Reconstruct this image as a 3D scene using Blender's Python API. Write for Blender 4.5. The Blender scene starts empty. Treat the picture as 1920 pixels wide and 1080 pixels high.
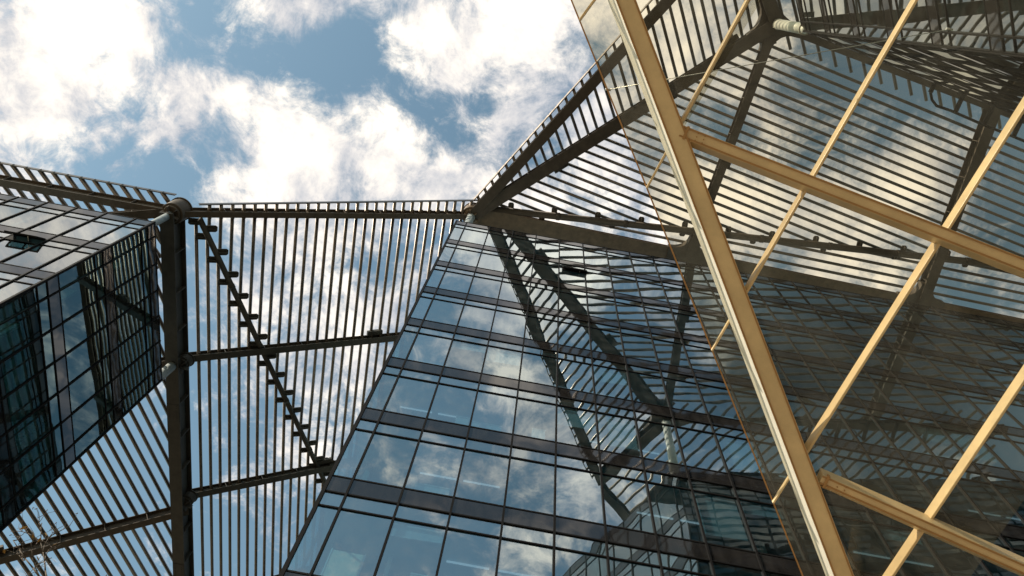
import bpy, math, random
from mathutils import Vector as Vec, Matrix
R = random.Random(7)
sc = bpy.context.scene
COL = sc.collection
GZ = -1.6                      # ground level, the camera is the origin at eye height

# ------------------------------------------------------------------ materials
def new_mat(name):
    m = bpy.data.materials.new(name); m.use_nodes = True
    nt = m.node_tree; nt.nodes.clear()
    out = nt.nodes.new('ShaderNodeOutputMaterial')
    return m, nt, out

def surf(name, col, rough=.5, metal=0., var=.25, scale=3., spec=.5, bump=0., bscale=40., streak=None):
    """painted / metal / stone surface with mottled colour and roughness"""
    m, nt, out = new_mat(name); N = nt.nodes; L = nt.links
    p = N.new('ShaderNodeBsdfPrincipled')
    tc = N.new('ShaderNodeTexCoord'); mp = N.new('ShaderNodeMapping')
    if streak: mp.inputs['Scale'].default_value = streak
    L.new(tc.outputs['Object'], mp.inputs['Vector'])
    n = N.new('ShaderNodeTexNoise'); n.inputs['Scale'].default_value = scale; n.inputs['Detail'].default_value = 7; n.inputs['Roughness'].default_value = .65
    L.new(mp.outputs['Vector'], n.inputs['Vector'])
    r = N.new('ShaderNodeValToRGB')
    r.color_ramp.elements[0].position = .3; r.color_ramp.elements[1].position = .72
    r.color_ramp.elements[0].color = [c*(1-var) for c in col]+[1]
    r.color_ramp.elements[1].color = [min(1, c*(1+var*.6)) for c in col]+[1]
    L.new(n.outputs['Fac'], r.inputs['Fac']); L.new(r.outputs['Color'], p.inputs['Base Color'])
    mr = N.new('ShaderNodeMapRange'); mr.inputs['To Min'].default_value = max(.02, rough-.12); mr.inputs['To Max'].default_value = min(1, rough+.15)
    L.new(n.outputs['Fac'], mr.inputs['Value']); L.new(mr.outputs['Result'], p.inputs['Roughness'])
    p.inputs['Metallic'].default_value = metal; p.inputs['Specular IOR Level'].default_value = spec
    if bump:
        n2 = N.new('ShaderNodeTexNoise'); n2.inputs['Scale'].default_value = bscale; n2.inputs['Detail'].default_value = 4
        L.new(tc.outputs['Object'], n2.inputs['Vector'])
        b = N.new('ShaderNodeBump'); b.inputs['Strength'].default_value = bump; b.inputs['Distance'].default_value = .01
        L.new(n2.outputs['Fac'], b.inputs['Height']); L.new(b.outputs['Normal'], p.inputs['Normal'])
    L.new(p.outputs[0], out.inputs['Surface'])
    return m

def facade_glass(name, tint, ior, gcol=(.95,.97,1.), dirt=.03, graze=.92):
    """coated glazing: Fresnel mirror over tinted see-through, a little dust"""
    m, nt, out = new_mat(name); N = nt.nodes; L = nt.links
    lw = N.new('ShaderNodeLayerWeight'); lw.inputs['Blend'].default_value = .5      # mirror share of coated double glazing
    pw = N.new('ShaderNodeMath'); pw.operation = 'POWER'; pw.inputs[1].default_value = 2.6; L.new(lw.outputs['Facing'], pw.inputs[0])
    fr = N.new('ShaderNodeMath'); fr.operation = 'MULTIPLY_ADD'; fr.inputs[1].default_value = graze-ior; fr.inputs[2].default_value = ior; L.new(pw.outputs[0], fr.inputs[0])
    oi = N.new('ShaderNodeObjectInfo'); rv = N.new('ShaderNodeMapRange'); rv.inputs['To Min'].default_value = .84; rv.inputs['To Max'].default_value = 1.14
    L.new(oi.outputs['Random'], rv.inputs['Value']); f2 = N.new('ShaderNodeMath'); f2.operation = 'MULTIPLY'; f2.use_clamp = True
    L.new(fr.outputs[0], f2.inputs[0]); L.new(rv.outputs['Result'], f2.inputs[1]); fr = f2                     # each pane's coating differs a little
    tr = N.new('ShaderNodeBsdfTransparent'); tr.inputs['Color'].default_value = (*tint, 1)
    gl = N.new('ShaderNodeBsdfGlossy'); gl.inputs['Roughness'].default_value = 0.0; gl.inputs['Color'].default_value = (*gcol, 1)
    mx = N.new('ShaderNodeMixShader')
    L.new(fr.outputs[0], mx.inputs[0]); L.new(tr.outputs[0], mx.inputs[1]); L.new(gl.outputs[0], mx.inputs[2])
    df = N.new('ShaderNodeBsdfDiffuse'); df.inputs['Color'].default_value = (.5,.52,.5,1)
    tc = N.new('ShaderNodeTexCoord'); n = N.new('ShaderNodeTexNoise'); n.inputs['Scale'].default_value = 1.7; n.inputs['Detail'].default_value = 8
    L.new(tc.outputs['Object'], n.inputs['Vector'])
    mr = N.new('ShaderNodeMapRange'); mr.inputs['From Min'].default_value = .4; mr.inputs['From Max'].default_value = .8
    mr.inputs['To Min'].default_value = 0; mr.inputs['To Max'].default_value = dirt*2
    L.new(n.outputs['Fac'], mr.inputs['Value'])
    m2 = N.new('ShaderNodeMixShader'); L.new(mr.outputs['Result'], m2.inputs[0]); L.new(mx.outputs[0], m2.inputs[1]); L.new(df.outputs[0], m2.inputs[2])
    L.new(m2.outputs[0], out.inputs['Surface'])
    return m

def spandrel_glass(name):
    """back-painted brown glass: opaque, mirrors the sky like the panes but weaker"""
    m, nt, out = new_mat(name); N = nt.nodes; L = nt.links
    lw = N.new('ShaderNodeLayerWeight'); lw.inputs['Blend'].default_value = .5
    pw = N.new('ShaderNodeMath'); pw.operation = 'POWER'; pw.inputs[1].default_value = 3.2; L.new(lw.outputs['Facing'], pw.inputs[0])
    fr = N.new('ShaderNodeMath'); fr.operation = 'MULTIPLY_ADD'; fr.inputs[1].default_value = .56; fr.inputs[2].default_value = .07; L.new(pw.outputs[0], fr.inputs[0])
    df = N.new('ShaderNodeBsdfDiffuse'); gl = N.new('ShaderNodeBsdfGlossy'); gl.inputs['Roughness'].default_value = .035; gl.inputs['Color'].default_value = (.84,.86,.88,1)
    tc = N.new('ShaderNodeTexCoord'); mp = N.new('ShaderNodeMapping'); mp.inputs['Scale'].default_value = (1.,1.,.35); L.new(tc.outputs['Object'], mp.inputs[0])
    n = N.new('ShaderNodeTexNoise'); n.inputs['Scale'].default_value = 3.; n.inputs['Detail'].default_value = 8; L.new(mp.outputs[0], n.inputs['Vector'])
    r = N.new('ShaderNodeValToRGB'); r.color_ramp.elements[0].position = .35; r.color_ramp.elements[1].position = .75
    r.color_ramp.elements[0].color = (.012,.011,.011,1); r.color_ramp.elements[1].color = (.030,.027,.026,1)
    L.new(n.outputs['Fac'], r.inputs['Fac']); L.new(r.outputs['Color'], df.inputs['Color'])
    n2 = N.new('ShaderNodeTexNoise'); n2.inputs['Scale'].default_value = .9; n2.inputs['Detail'].default_value = 1; L.new(tc.outputs['Object'], n2.inputs['Vector'])
    b = N.new('ShaderNodeBump'); b.inputs['Strength'].default_value = .25; b.inputs['Distance'].default_value = .02; L.new(n2.outputs['Fac'], b.inputs['Height']); L.new(b.outputs['Normal'], gl.inputs['Normal'])
    mx = N.new('ShaderNodeMixShader'); L.new(fr.outputs[0], mx.inputs[0]); L.new(df.outputs[0], mx.inputs[1]); L.new(gl.outputs[0], mx.inputs[2])
    L.new(mx.outputs[0], out.inputs['Surface'])
    return m

def canopy_glass(name):
    """dusty laminated roof glass: see-through, faint mirror, dust that catches the sun"""
    m, nt, out = new_mat(name); N = nt.nodes; L = nt.links
    fr = N.new('ShaderNodeFresnel'); fr.inputs['IOR'].default_value = 1.45
    tr = N.new('ShaderNodeBsdfTransparent'); tr.inputs['Color'].default_value = (.70,.67,.56,1)
    gl = N.new('ShaderNodeBsdfGlossy'); gl.inputs['Roughness'].default_value = .02
    mx = N.new('ShaderNodeMixShader')
    L.new(fr.outputs[0], mx.inputs[0]); L.new(tr.outputs[0], mx.inputs[1]); L.new(gl.outputs[0], mx.inputs[2])
    tl = N.new('ShaderNodeBsdfTranslucent'); tl.inputs['Color'].default_value = (.80,.70,.50,1)
    tc = N.new('ShaderNodeTexCoord')
    n = N.new('ShaderNodeTexNoise'); n.inputs['Scale'].default_value = 1.1; n.inputs['Detail'].default_value = 9; n.inputs['Roughness'].default_value = .62; n.inputs['Distortion'].default_value = .6
    L.new(tc.outputs['Object'], n.inputs['Vector'])
    n3 = N.new('ShaderNodeTexNoise'); n3.inputs['Scale'].default_value = 120; n3.inputs['Detail'].default_value = 3
    L.new(tc.outputs['Object'], n3.inputs['Vector'])
    mr = N.new('ShaderNodeMapRange'); mr.inputs['From Min'].default_value = .38; mr.inputs['From Max'].default_value = .75
    mr.inputs['To Min'].default_value = .008; mr.inputs['To Max'].default_value = .075
    L.new(n.outputs['Fac'], mr.inputs['Value'])
    mu = N.new('ShaderNodeMath'); mu.operation = 'MULTIPLY'
    mr3 = N.new('ShaderNodeMapRange'); mr3.inputs['From Min'].default_value = .35; mr3.inputs['From Max'].default_value = .65; mr3.inputs['To Min'].default_value = .55; mr3.inputs['To Max'].default_value = 1.4
    L.new(n3.outputs['Fac'], mr3.inputs['Value'])
    L.new(mr.outputs['Result'], mu.inputs[0]); L.new(mr3.outputs['Result'], mu.inputs[1])
    m2 = N.new('ShaderNodeMixShader'); L.new(mu.outputs[0], m2.inputs[0]); L.new(mx.outputs[0], m2.inputs[1]); L.new(tl.outputs[0], m2.inputs[2])
    L.new(m2.outputs[0], out.inputs['Surface'])
    return m

def lamp(name, col, s):
    m, nt, out = new_mat(name)
    e = nt.nodes.new('ShaderNodeEmission'); e.inputs['Color'].default_value = (*col, 1); e.inputs['Strength'].default_value = s
    nt.links.new(e.outputs[0], out.inputs['Surface']); return m

M = dict(
    steel=surf('bronze_painted_steel', (.100,.079,.061), .55, 0, .3, 1.6, .18, .25, 60),
    green=surf('dark_green_painted_steel', (.064,.060,.052), .55, 0, .3, 1.6, .18, .2, 60),
    tube=surf('bronze_tube_steel', (.165,.138,.116), .34, .9, .3, 2.5),
    grey=surf('weathered_grey_steel', (.33,.36,.36), .45, 0, .3, 4),
    white=surf('white_painted_steel', (.70,.70,.64), .42, 0, .15, 5),
    cream=surf('cream_painted_steel', (.77,.57,.32), .33, 0, .20, 2.2, .5, .2, 70),
    ivory=surf('sunlit_ivory_flange', (.86,.80,.68), .4, 0, .06, 5),  # sunlight put into the colour: paler than cream for the bar's lit side
    creamlip=surf('ochre_sealant_edge', (.42,.22,.08), .6, 0, .2, 6),
    mull=surf('black_anodised_mullion', (.011,.010,.010), .6, .0, .25, 3, .08),
    spand=spandrel_glass('dark_spandrel_panel'),
    brown=surf('rust_brown_steel', (.17,.112,.066), .55, 0, .4, 2.5, .4, .3, 50),
    roof=surf('grey_roof_membrane', (.20,.19,.18), .8, 0, .2, 1.2),
    stone=surf('pale_plaza_paving', (.29,.25,.19), .75, 0, .2, .6, .4, .3, 12),
    slab=surf('pale_teal_ceiling', (.29,.42,.45), .8, 0, .12, .5),
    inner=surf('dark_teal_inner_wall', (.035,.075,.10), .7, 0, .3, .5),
    teal=surf('teal_inner_wall', (.05,.15,.17), .7, 0, .5, .35),
    blind=surf('pale_roller_blind', (.50,.58,.60), .8, 0, .06, 2),
    pale=surf('pale_office_panel', (.52,.62,.62), .7, 0, .1, 2),
    paper=surf('cream_paper_board', (.72,.67,.55), .75, 0, .08, 3),
    bark=surf('grey_brown_bark', (.10,.075,.055), .85, 0, .3, 20),
    leaf=surf('dry_yellow_leaf', (.42,.22,.04), .6, 0, .4, 30),
    budm=surf('dark_seed_pod', (.07,.035,.02), .7, 0, .3, 30),
    glass=facade_glass('blue_coated_glass', (.38,.60,.68), .37, (.86,.97,1.)),
    glassd=facade_glass('grey_blue_coated_glass', (.32,.50,.53), .30, (.92,.97,.98)),
    glassc=facade_glass('grey_coated_glass', (.07,.09,.09), .05, (.80,.82,.76), graze=.70),
    glasst=facade_glass('dark_teal_coated_glass', (.26,.46,.48), .13, (.62,.86,.90), graze=.75),
    roofglass=canopy_glass('dusty_canopy_glass'),
    light=lamp('lit_ceiling_strip', (.85,.95,1.), .38),
    wire=surf('bright_steel_wire', (.7,.68,.62), .3, .6, .1, 5),
)

# ------------------------------------------------------------------ mesh building
class MB:
    def __init__(s): s.v = []; s.f = []; s.sm = []
    def quad(s, pts, smooth=False):
        i = len(s.v); s.v += [Vec(p) for p in pts]; s.f.append(tuple(range(i, i+len(pts)))); s.sm.append(smooth)
    def hexa(s, b, t):
        """b, t: bottom and top loops of equal length"""
        n = len(b); i = len(s.v); s.v += [Vec(p) for p in b] + [Vec(p) for p in t]
        s.f.append(tuple(i+k for k in range(n-1, -1, -1))); s.sm.append(False)
        s.f.append(tuple(i+n+k for k in range(n))); s.sm.append(False)
        for k in range(n):
            k2 = (k+1) % n
            s.f.append((i+k, i+k2, i+n+k2, i+n+k)); s.sm.append(False)
    def box(s, c, ax, ay, az):
        """c centre, ax ay az half vectors"""
        c, ax, ay, az = Vec(c), Vec(ax), Vec(ay), Vec(az)
        if ax.cross(ay).dot(az) < 0: ay = -ay
        b = [c-ax-ay-az, c+ax-ay-az, c+ax+ay-az, c-ax+ay-az]
        s.hexa(b, [p+2*az for p in b])
    def bar(s, A, B, side, up, w, h):
        A, B = Vec(A), Vec(B)
        s.box((A+B)/2, (B-A)/2, Vec(side)*w/2, Vec(up)*h/2)
    def prof(s, A, B, prof, X, Y):
        """sweep a closed 2-D profile (list of x,y) from A to B"""
        A, B, X, Y = Vec(A), Vec(B), Vec(X), Vec(Y)
        b = [A+X*x+Y*y for x, y in prof]; t = [B+X*x+Y*y for x, y in prof]
        s.hexa(b, t)
    def tube(s, A, B, r, n=12, r2=None):
        A, B = Vec(A), Vec(B); d = (B-A).normalized(); r2 = r if r2 is None else r2
        x = d.orthogonal().normalized(); y = d.cross(x)
        i = len(s.v)
        for P, q in ((A, r), (B, r2)):
            for k in range(n):
                a = 2*math.pi*k/n; s.v.append(P + x*math.cos(a)*q + y*math.sin(a)*q)
        for k in range(n):
            k2 = (k+1) % n; s.f.append((i+k, i+k2, i+n+k2, i+n+k)); s.sm.append(True)
        s.f.append(tuple(i+k for k in range(n-1, -1, -1))); s.sm.append(False)
        s.f.append(tuple(i+n+k for k in range(n))); s.sm.append(False)
    def path(s, pts, rad, n=6):
        for k in range(len(pts)-1): s.tube(pts[k], pts[k+1], rad[k], n, rad[k+1])
    def build(s, name, mat, parent=None, bevel=0.):
        me = bpy.data.meshes.new(name)
        base = parent_base(parent)
        me.from_pydata([v-base for v in s.v], [], s.f); me.update()
        me.polygons.foreach_set('use_smooth', s.sm)
        me.materials.append(mat)
        o = bpy.data.objects.new(name, me); COL.objects.link(o)
        if parent is not None: o.parent = parent
        if bevel:
            b = o.modifiers.new('edge', 'BEVEL'); b.width = bevel; b.segments = 2; b.limit_method = 'ANGLE'
        return o

def parent_base(p):
    b = Vec((0,0,0))
    while p is not None: b = b + p.location; p = p.parent
    return b

def tag(o, label, cat, group=None, kind=None):
    if cat == 'steel beam': kind = 'thing'
    if label: o['label'] = label
    if cat: o['category'] = cat
    if group: o['group'] = group
    if kind: o['kind'] = kind
    return o

def thing(name, label, cat, loc, group=None):
    o = bpy.data.objects.new(name, None); COL.objects.link(o); o.location = Vec(loc); o.empty_display_size = .3
    return tag(o, label, cat, group)

# ------------------------------------------------------------------ camera
F = 1430.0
ux, uy = .98378, .17937
th = math.atan2(540.77, F); sn, cs = math.sin(th), math.cos(th)
Xw, Vw, Fw = Vec((1,0,0)), Vec((0,cs,-sn)), Vec((0,sn,cs))
right = Xw*ux - Vw*uy
down = Xw*uy + Vw*ux
cam = bpy.data.cameras.new('camera'); cam.sensor_width = 36; cam.lens = F/1920*36; cam.clip_end = 5000; cam.clip_start = .05
co = bpy.data.objects.new('camera', cam); COL.objects.link(co)
m3 = Matrix((right, -down, -Fw)).transposed()
co.matrix_world = m3.to_4x4()
sc.camera = co
def seen_size(P):
    """rough size weight of a point for the camera: used only to choose which windows become parts"""
    P = Vec(P); d = P.dot(Fw)
    if d <= 1: return 0
    x = P.dot(right)/d*F; y = P.dot(down)/d*F
    if abs(x) > 1000 or abs(y) > 580: return 0
    return 1/d**2

# ------------------------------------------------------------------ world: Nishita sky and broken cloud
SUN = Vec((-.80,-.32,.55)).normalized()
w = bpy.data.worlds.new("World"); sc.world = w; w.use_nodes = True
nt = w.node_tree; N = nt.nodes; L = nt.links; N.clear()
out = N.new('ShaderNodeOutputWorld'); bg = N.new('ShaderNodeBackground'); L.new(bg.outputs[0], out.inputs['Surface'])
sky = N.new('ShaderNodeTexSky'); sky.sky_type = 'NISHITA'; sky.sun_disc = False
sky.sun_elevation = math.asin(SUN.z); sky.sun_rotation = math.atan2(SUN.x, SUN.y)
sky.air_density = 1.0; sky.dust_density = .6; sky.ozone_density = 1.5
def math_node(op, a, b=None, c=None):
    n = N.new('ShaderNodeMath'); n.operation = op
    for i, q in enumerate((a, b, c)):
        if q is None: continue
        if isinstance(q, (int, float)): n.inputs[i].default_value = q
        else: L.new(q, n.inputs[i])
    return n.outputs[0]
tc = N.new('ShaderNodeTexCoord'); sp = N.new('ShaderNodeSeparateXYZ'); L.new(tc.outputs['Generated'], sp.inputs[0])
zc = math_node('MAXIMUM', sp.outputs['Z'], .06)
px = math_node('DIVIDE', sp.outputs['X'], zc); py = math_node('DIVIDE', sp.outputs['Y'], zc)
cb = N.new('ShaderNodeCombineXYZ'); L.new(px, cb.inputs[0]); L.new(py, cb.inputs[1])
def noise(scale, detail, rough, dist=0., off=(0,0,0)):
    n = N.new('ShaderNodeTexNoise'); n.inputs['Scale'].default_value = scale; n.inputs['Detail'].default_value = detail
    n.inputs['Roughness'].default_value = rough; n.inputs['Distortion'].default_value = dist
    mp = N.new('ShaderNodeMapping'); mp.inputs['Location'].default_value = off; L.new(cb.outputs[0], mp.inputs[0]); L.new(mp.outputs[0], n.inputs['Vector'])
    return n.outputs['Fac']
# broad layout of the cloud banks (x/z, y/z, radius, strength) on a flat cloud layer
BANKS = [(-0.688, 0.192, 0.13, 0.5), (-0.607, 0.118, 0.1, 0.35), (-0.725, 0.32, 0.1, 0.35), (-0.639, 0.218, 0.05, 0.2), (-0.481, 0.211, 0.045, 0.25), (-0.509, 0.252, 0.04, 0.2), (-0.554, 0.296, 0.03, 0.1), (-0.326, 0.07, 0.06, 0.4), (-0.266, 0.053, 0.05, 0.3), (-0.124, 0.048, 0.11, 0.45), (-0.187, 0.085, 0.06, 0.25), (-0.031, 0.038, 0.07, 0.35), (-0.202, 0.196, 0.05, 0.25), (-0.256, 0.235, 0.06, 0.3), (-0.331, 0.198, 0.045, 0.35), (-0.313, 0.245, 0.05, 0.25), (-0.399, 0.29, 0.06, 0.35), (-0.14, 0.235, 0.09, 0.45), (-0.281, 0.291, 0.06, 0.3), (-0.072, 0.208, 0.06, 0.2), (-0.538, 0.139, 0.03, 0.25), (-0.381, 0.186, 0.03, 0.15), (-0.412, 0.124, 0.05, -0.2), (-0.369, 0.15, 0.04, -0.25), (-0.431, 0.181, 0.03, 0.1), (-0.239, 0.113, 0.05, -0.5), (-0.268, 0.099, 0.04, -0.2), (-0.181, 0.137, 0.03, -0.35), (-0.091, 0.176, 0.03, -0.3), (-0.387, 0.229, 0.035, -0.25), (-0.32, 0.148, 0.03, -0.2), (-0.295, 0.11, 0.04, -0.2), (-0.482, 0.116, 0.035, 0.15), (-0.503, 0.153, 0.03, -0.1), (-0.582, 0.258, 0.04, -0.2), (-0.603, 0.226, 0.03, 0.3), (-0.474, 0.182, 0.03, 0.25), (-0.524, 0.317, 0.05, -0.45), (-0.27, 0.163, 0.03, -0.2), (-0.11, 0.145, 0.04, -0.45), (0.034, 0.059, 0.045, -0.4), (-0.43, 0.244, 0.035, -0.3), (-0.134, 0.177, 0.03, -0.2), (-0.7, 0.264, 0.03, -0.1), (0.177, -0.017, 0.08, 0.4), (0.14, 0.047, 0.08, 0.3), (0.424, 0.189, 0.1, 0.5), (0.303, 0.071, 0.08, -0.3), (0.433, 0.015, 0.08, -0.3), (0.246, 0.245, 0.1, 0.35), (0.584, 0.144, 0.12, -0.1), (0.308, 0.16, 0.09, 0.3), (0.487, 0.127, 0.08, 0.3), (0.413, 0.266, 0.08, 0.25), (0.134, 0.17, 0.08, 0.3), (0.039, 0.224, 0.08, 0.35), (0.239, -0.009, 0.06, 0.35), (-0.279, 0.4, 0.09, 0.35), (-0.35, 0.679, 0.1, 0.2), (-0.227, 0.56, 0.08, 0.2), (-0.394, 0.839, 0.1, -0.15), (-0.587, 0.829, 0.2, -0.5), (-0.169, 0.363, 0.05, -0.2), (-0.493, 0.491, 0.1, 0.05), (-0.061, -0.326, 0.09, 0.5), (0.027, -0.357, 0.08, 0.35), (0.096, -0.327, 0.08, 0.3), (0.178, -0.392, 0.07, -0.25), (0.25, -0.345, 0.09, 0.4), (-0.131, -0.428, 0.06, -0.15), (-0.057, -0.456, 0.06, 0.3), (-0.065, -0.563, 0.06, -0.3), (0.022, -0.509, 0.06, 0.2), (-0.142, -0.598, 0.06, -0.2), (-0.096, -0.703, 0.06, 0.2), (-0.168, -0.738, 0.05, -0.3), (0.005, -0.701, 0.05, 0.25), (0.114, -0.658, 0.07, 0.3), (-0.235, -0.857, 0.08, -0.4), (-0.097, -0.837, 0.05, -0.3), (0.008, -0.835, 0.06, -0.3), (0.113, -0.833, 0.06, 0.2), (0.204, -0.472, 0.06, -0.3), (0.482, -0.365, 0.12, -0.5), (0.632, -0.402, 0.14, -0.5), (0.416, -0.447, 0.08, -0.4), (0.672, -0.311, 0.12, -0.4), (0.341, -0.402, 0.07, -0.3), (-0.687, -0.429, 0.12, 0.35), (-0.579, -0.433, 0.05, -0.05), (-0.62, -0.499, 0.1, 0.3)]
acc = None
warp = N.new('ShaderNodeTexNoise'); warp.inputs['Scale'].default_value = 5.; warp.inputs['Detail'].default_value = 3
L.new(cb.outputs[0], warp.inputs['Vector'])
wv = N.new('ShaderNodeVectorMath'); wv.operation = 'MULTIPLY_ADD'
L.new(warp.outputs['Color'], wv.inputs[0]); wv.inputs[1].default_value = (.10,.10,0); wv.inputs[2].default_value = (-.05,-.05,0)
wa = N.new('ShaderNodeVectorMath'); wa.operation = 'ADD'; L.new(cb.outputs[0], wa.inputs[0]); L.new(wv.outputs[0], wa.inputs[1])
for bx, by, br, bs in BANKS:
    d = N.new('ShaderNodeVectorMath'); d.operation = 'DISTANCE'; L.new(wa.outputs[0], d.inputs[0]); d.inputs[1].default_value = (bx, by, 0)
    q = math_node('DIVIDE', d.outputs['Value'], br); q = math_node('MULTIPLY', q, q)
    g = math_node('MULTIPLY', math_node('EXPONENT', math_node('MULTIPLY', q, -1.)), bs)
    acc = g if acc is None else math_node('ADD', acc, g)
base = noise(7.5, 12, .64, .45, (3.1,1.7,0)); fine = noise(24., 10, .70, .5, (.3,5.2,0))
dens = math_node('ADD', math_node('MULTIPLY_ADD', base, 2.7, -1.37), math_node('MULTIPLY_ADD', fine, 1.25, -.625))
dens = math_node('ADD', dens, acc)
cov = N.new('ShaderNodeMapRange'); cov.interpolation_type = 'SMOOTHSTEP'
cov.inputs['From Min'].default_value = -.20; cov.inputs['From Max'].default_value = .50; L.new(dens, cov.inputs['Value'])
thick = noise(7.5, 9, .62, .3, (7.3,2.2,0))
tr = N.new('ShaderNodeValToRGB'); L.new(math_node('MULTIPLY_ADD', dens, .30, math_node('MULTIPLY_ADD', thick, 1.15, -.17)), tr.inputs['Fac'])
e = tr.color_ramp.elements; e[0].position = .22; e[0].color = (1.9,2.3,2.9,1); e[1].position = .72; e[1].color = (8.6,7.8,6.7,1)
el = tr.color_ramp.elements.new(.45); el.color = (4.5,4.4,4.4,1)
sat = N.new('ShaderNodeMix'); sat.data_type = 'RGBA'; sat.blend_type = 'MULTIPLY'; sat.inputs[0].default_value = 1.
L.new(sky.outputs[0], sat.inputs[6]); sat.inputs[7].default_value = (1.25,1.30,1.0,1)
mixc = N.new('ShaderNodeMix'); mixc.data_type = 'RGBA'
L.new(cov.outputs[0], mixc.inputs[0]); L.new(sat.outputs[2], mixc.inputs[6]); L.new(tr.outputs['Color'], mixc.inputs[7])
# added dark sky patches, mostly out of view, dimming the middle tower's reflections
DARK = [(0.528, -0.389, 0.19, 0.72), (0.372, -0.43, 0.09, 0.38), (0.654, -0.266, 0.11, 0.45), (0.215, -0.419, 0.07, 0.2), (0.329, 0.046, 0.09, 0.3), (0.5, 0.124, 0.05, 0.1), (0.615, 0.168, 0.09, 0.25)]
dk = None
for bx, by, br, bs in DARK:
    d = N.new('ShaderNodeVectorMath'); d.operation = 'DISTANCE'; L.new(wa.outputs[0], d.inputs[0]); d.inputs[1].default_value = (bx, by, 0)
    q = math_node('DIVIDE', d.outputs['Value'], br); q = math_node('MULTIPLY', q, q)
    g = math_node('MULTIPLY', math_node('EXPONENT', math_node('MULTIPLY', q, -1.)), bs)
    dk = g if dk is None else math_node('ADD', dk, g)
lvl = math_node('MAXIMUM', math_node('SUBTRACT', 1., dk), .22)
fin = N.new('ShaderNodeVectorMath'); fin.operation = 'SCALE'; L.new(mixc.outputs[2], fin.inputs[0]); L.new(lvl, fin.inputs['Scale'])
L.new(fin.outputs[0], bg.inputs['Color']); bg.inputs['Strength'].default_value = .15

sun = bpy.data.lights.new('sun', 'SUN'); sun.energy = 5.0; sun.angle = math.radians(.5); sun.color = (1., .90, .74)
so = bpy.data.objects.new('sun', sun); COL.objects.link(so); so.rotation_euler = SUN.to_track_quat('Z', 'Y').to_euler()

# ------------------------------------------------------------------ ground
g = MB(); g.quad([(-1500,-1500,GZ),(1500,-1500,GZ),(1500,1500,GZ),(-1500,1500,GZ)])
tag(g.build('ground', M['stone']), None, None, None, 'structure')

# ------------------------------------------------------------------ glazed office towers
FH = 3.88; BAND = .71; TRAN = .63
CALM = [1.]
def pane_grid(mb, x0, x1, z0, z1, rr, n=7):
    """one sheet of slightly wavy glass in the local x-z plane, outward = -y"""
    ax = rr.uniform(-.003,.003); az = rr.uniform(-.0028,.0028); bl = rr.uniform(-.001,.0025)*min(1., (z1-z0)/1.5)
    w1, p1 = rr.uniform(.0001,.00045), rr.uniform(0,6.28); w2, p2 = rr.uniform(.0001,.0003), rr.uniform(0,6.28)
    kx, kz = rr.uniform(3,6), rr.uniform(3,7)
    i = len(mb.v)
    for a in range(n+1):
        for b in range(n+1):
            s, t = a/n, b/n
            x = x0+(x1-x0)*s; z = z0+(z1-z0)*t
            y = ax*(x-(x0+x1)/2)+az*(z-(z0+z1)/2)+bl*16*s*(1-s)*t*(1-t)+w1*math.sin(kz*z+p1+x)+w2*math.sin(kx*x*1.4+p2+z)
            mb.v.append(Vec((x, y*CALM[0], z)))
    for a in range(n):
        for b in range(n):
            q = i+a*(n+1)+b
            mb.f.append((q, q+n+1, q+n+2, q+1)); mb.sm.append(True)

def window_mesh(wd, mat, seed, n=7):
    rr = random.Random(seed); mb = MB(); hw = wd/2-.02
    pane_grid(mb, -hw, hw, -(BAND+TRAN)+.02, -BAND, rr, n)
    pane_grid(mb, -hw, hw, -FH, -(BAND+TRAN)-.02, rr, n)
    me = bpy.data.meshes.new('window'); me.from_pydata(mb.v, [], mb.f); me.update()
    me.polygons.foreach_set('use_smooth', mb.sm); me.materials.append(mat); return me

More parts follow.
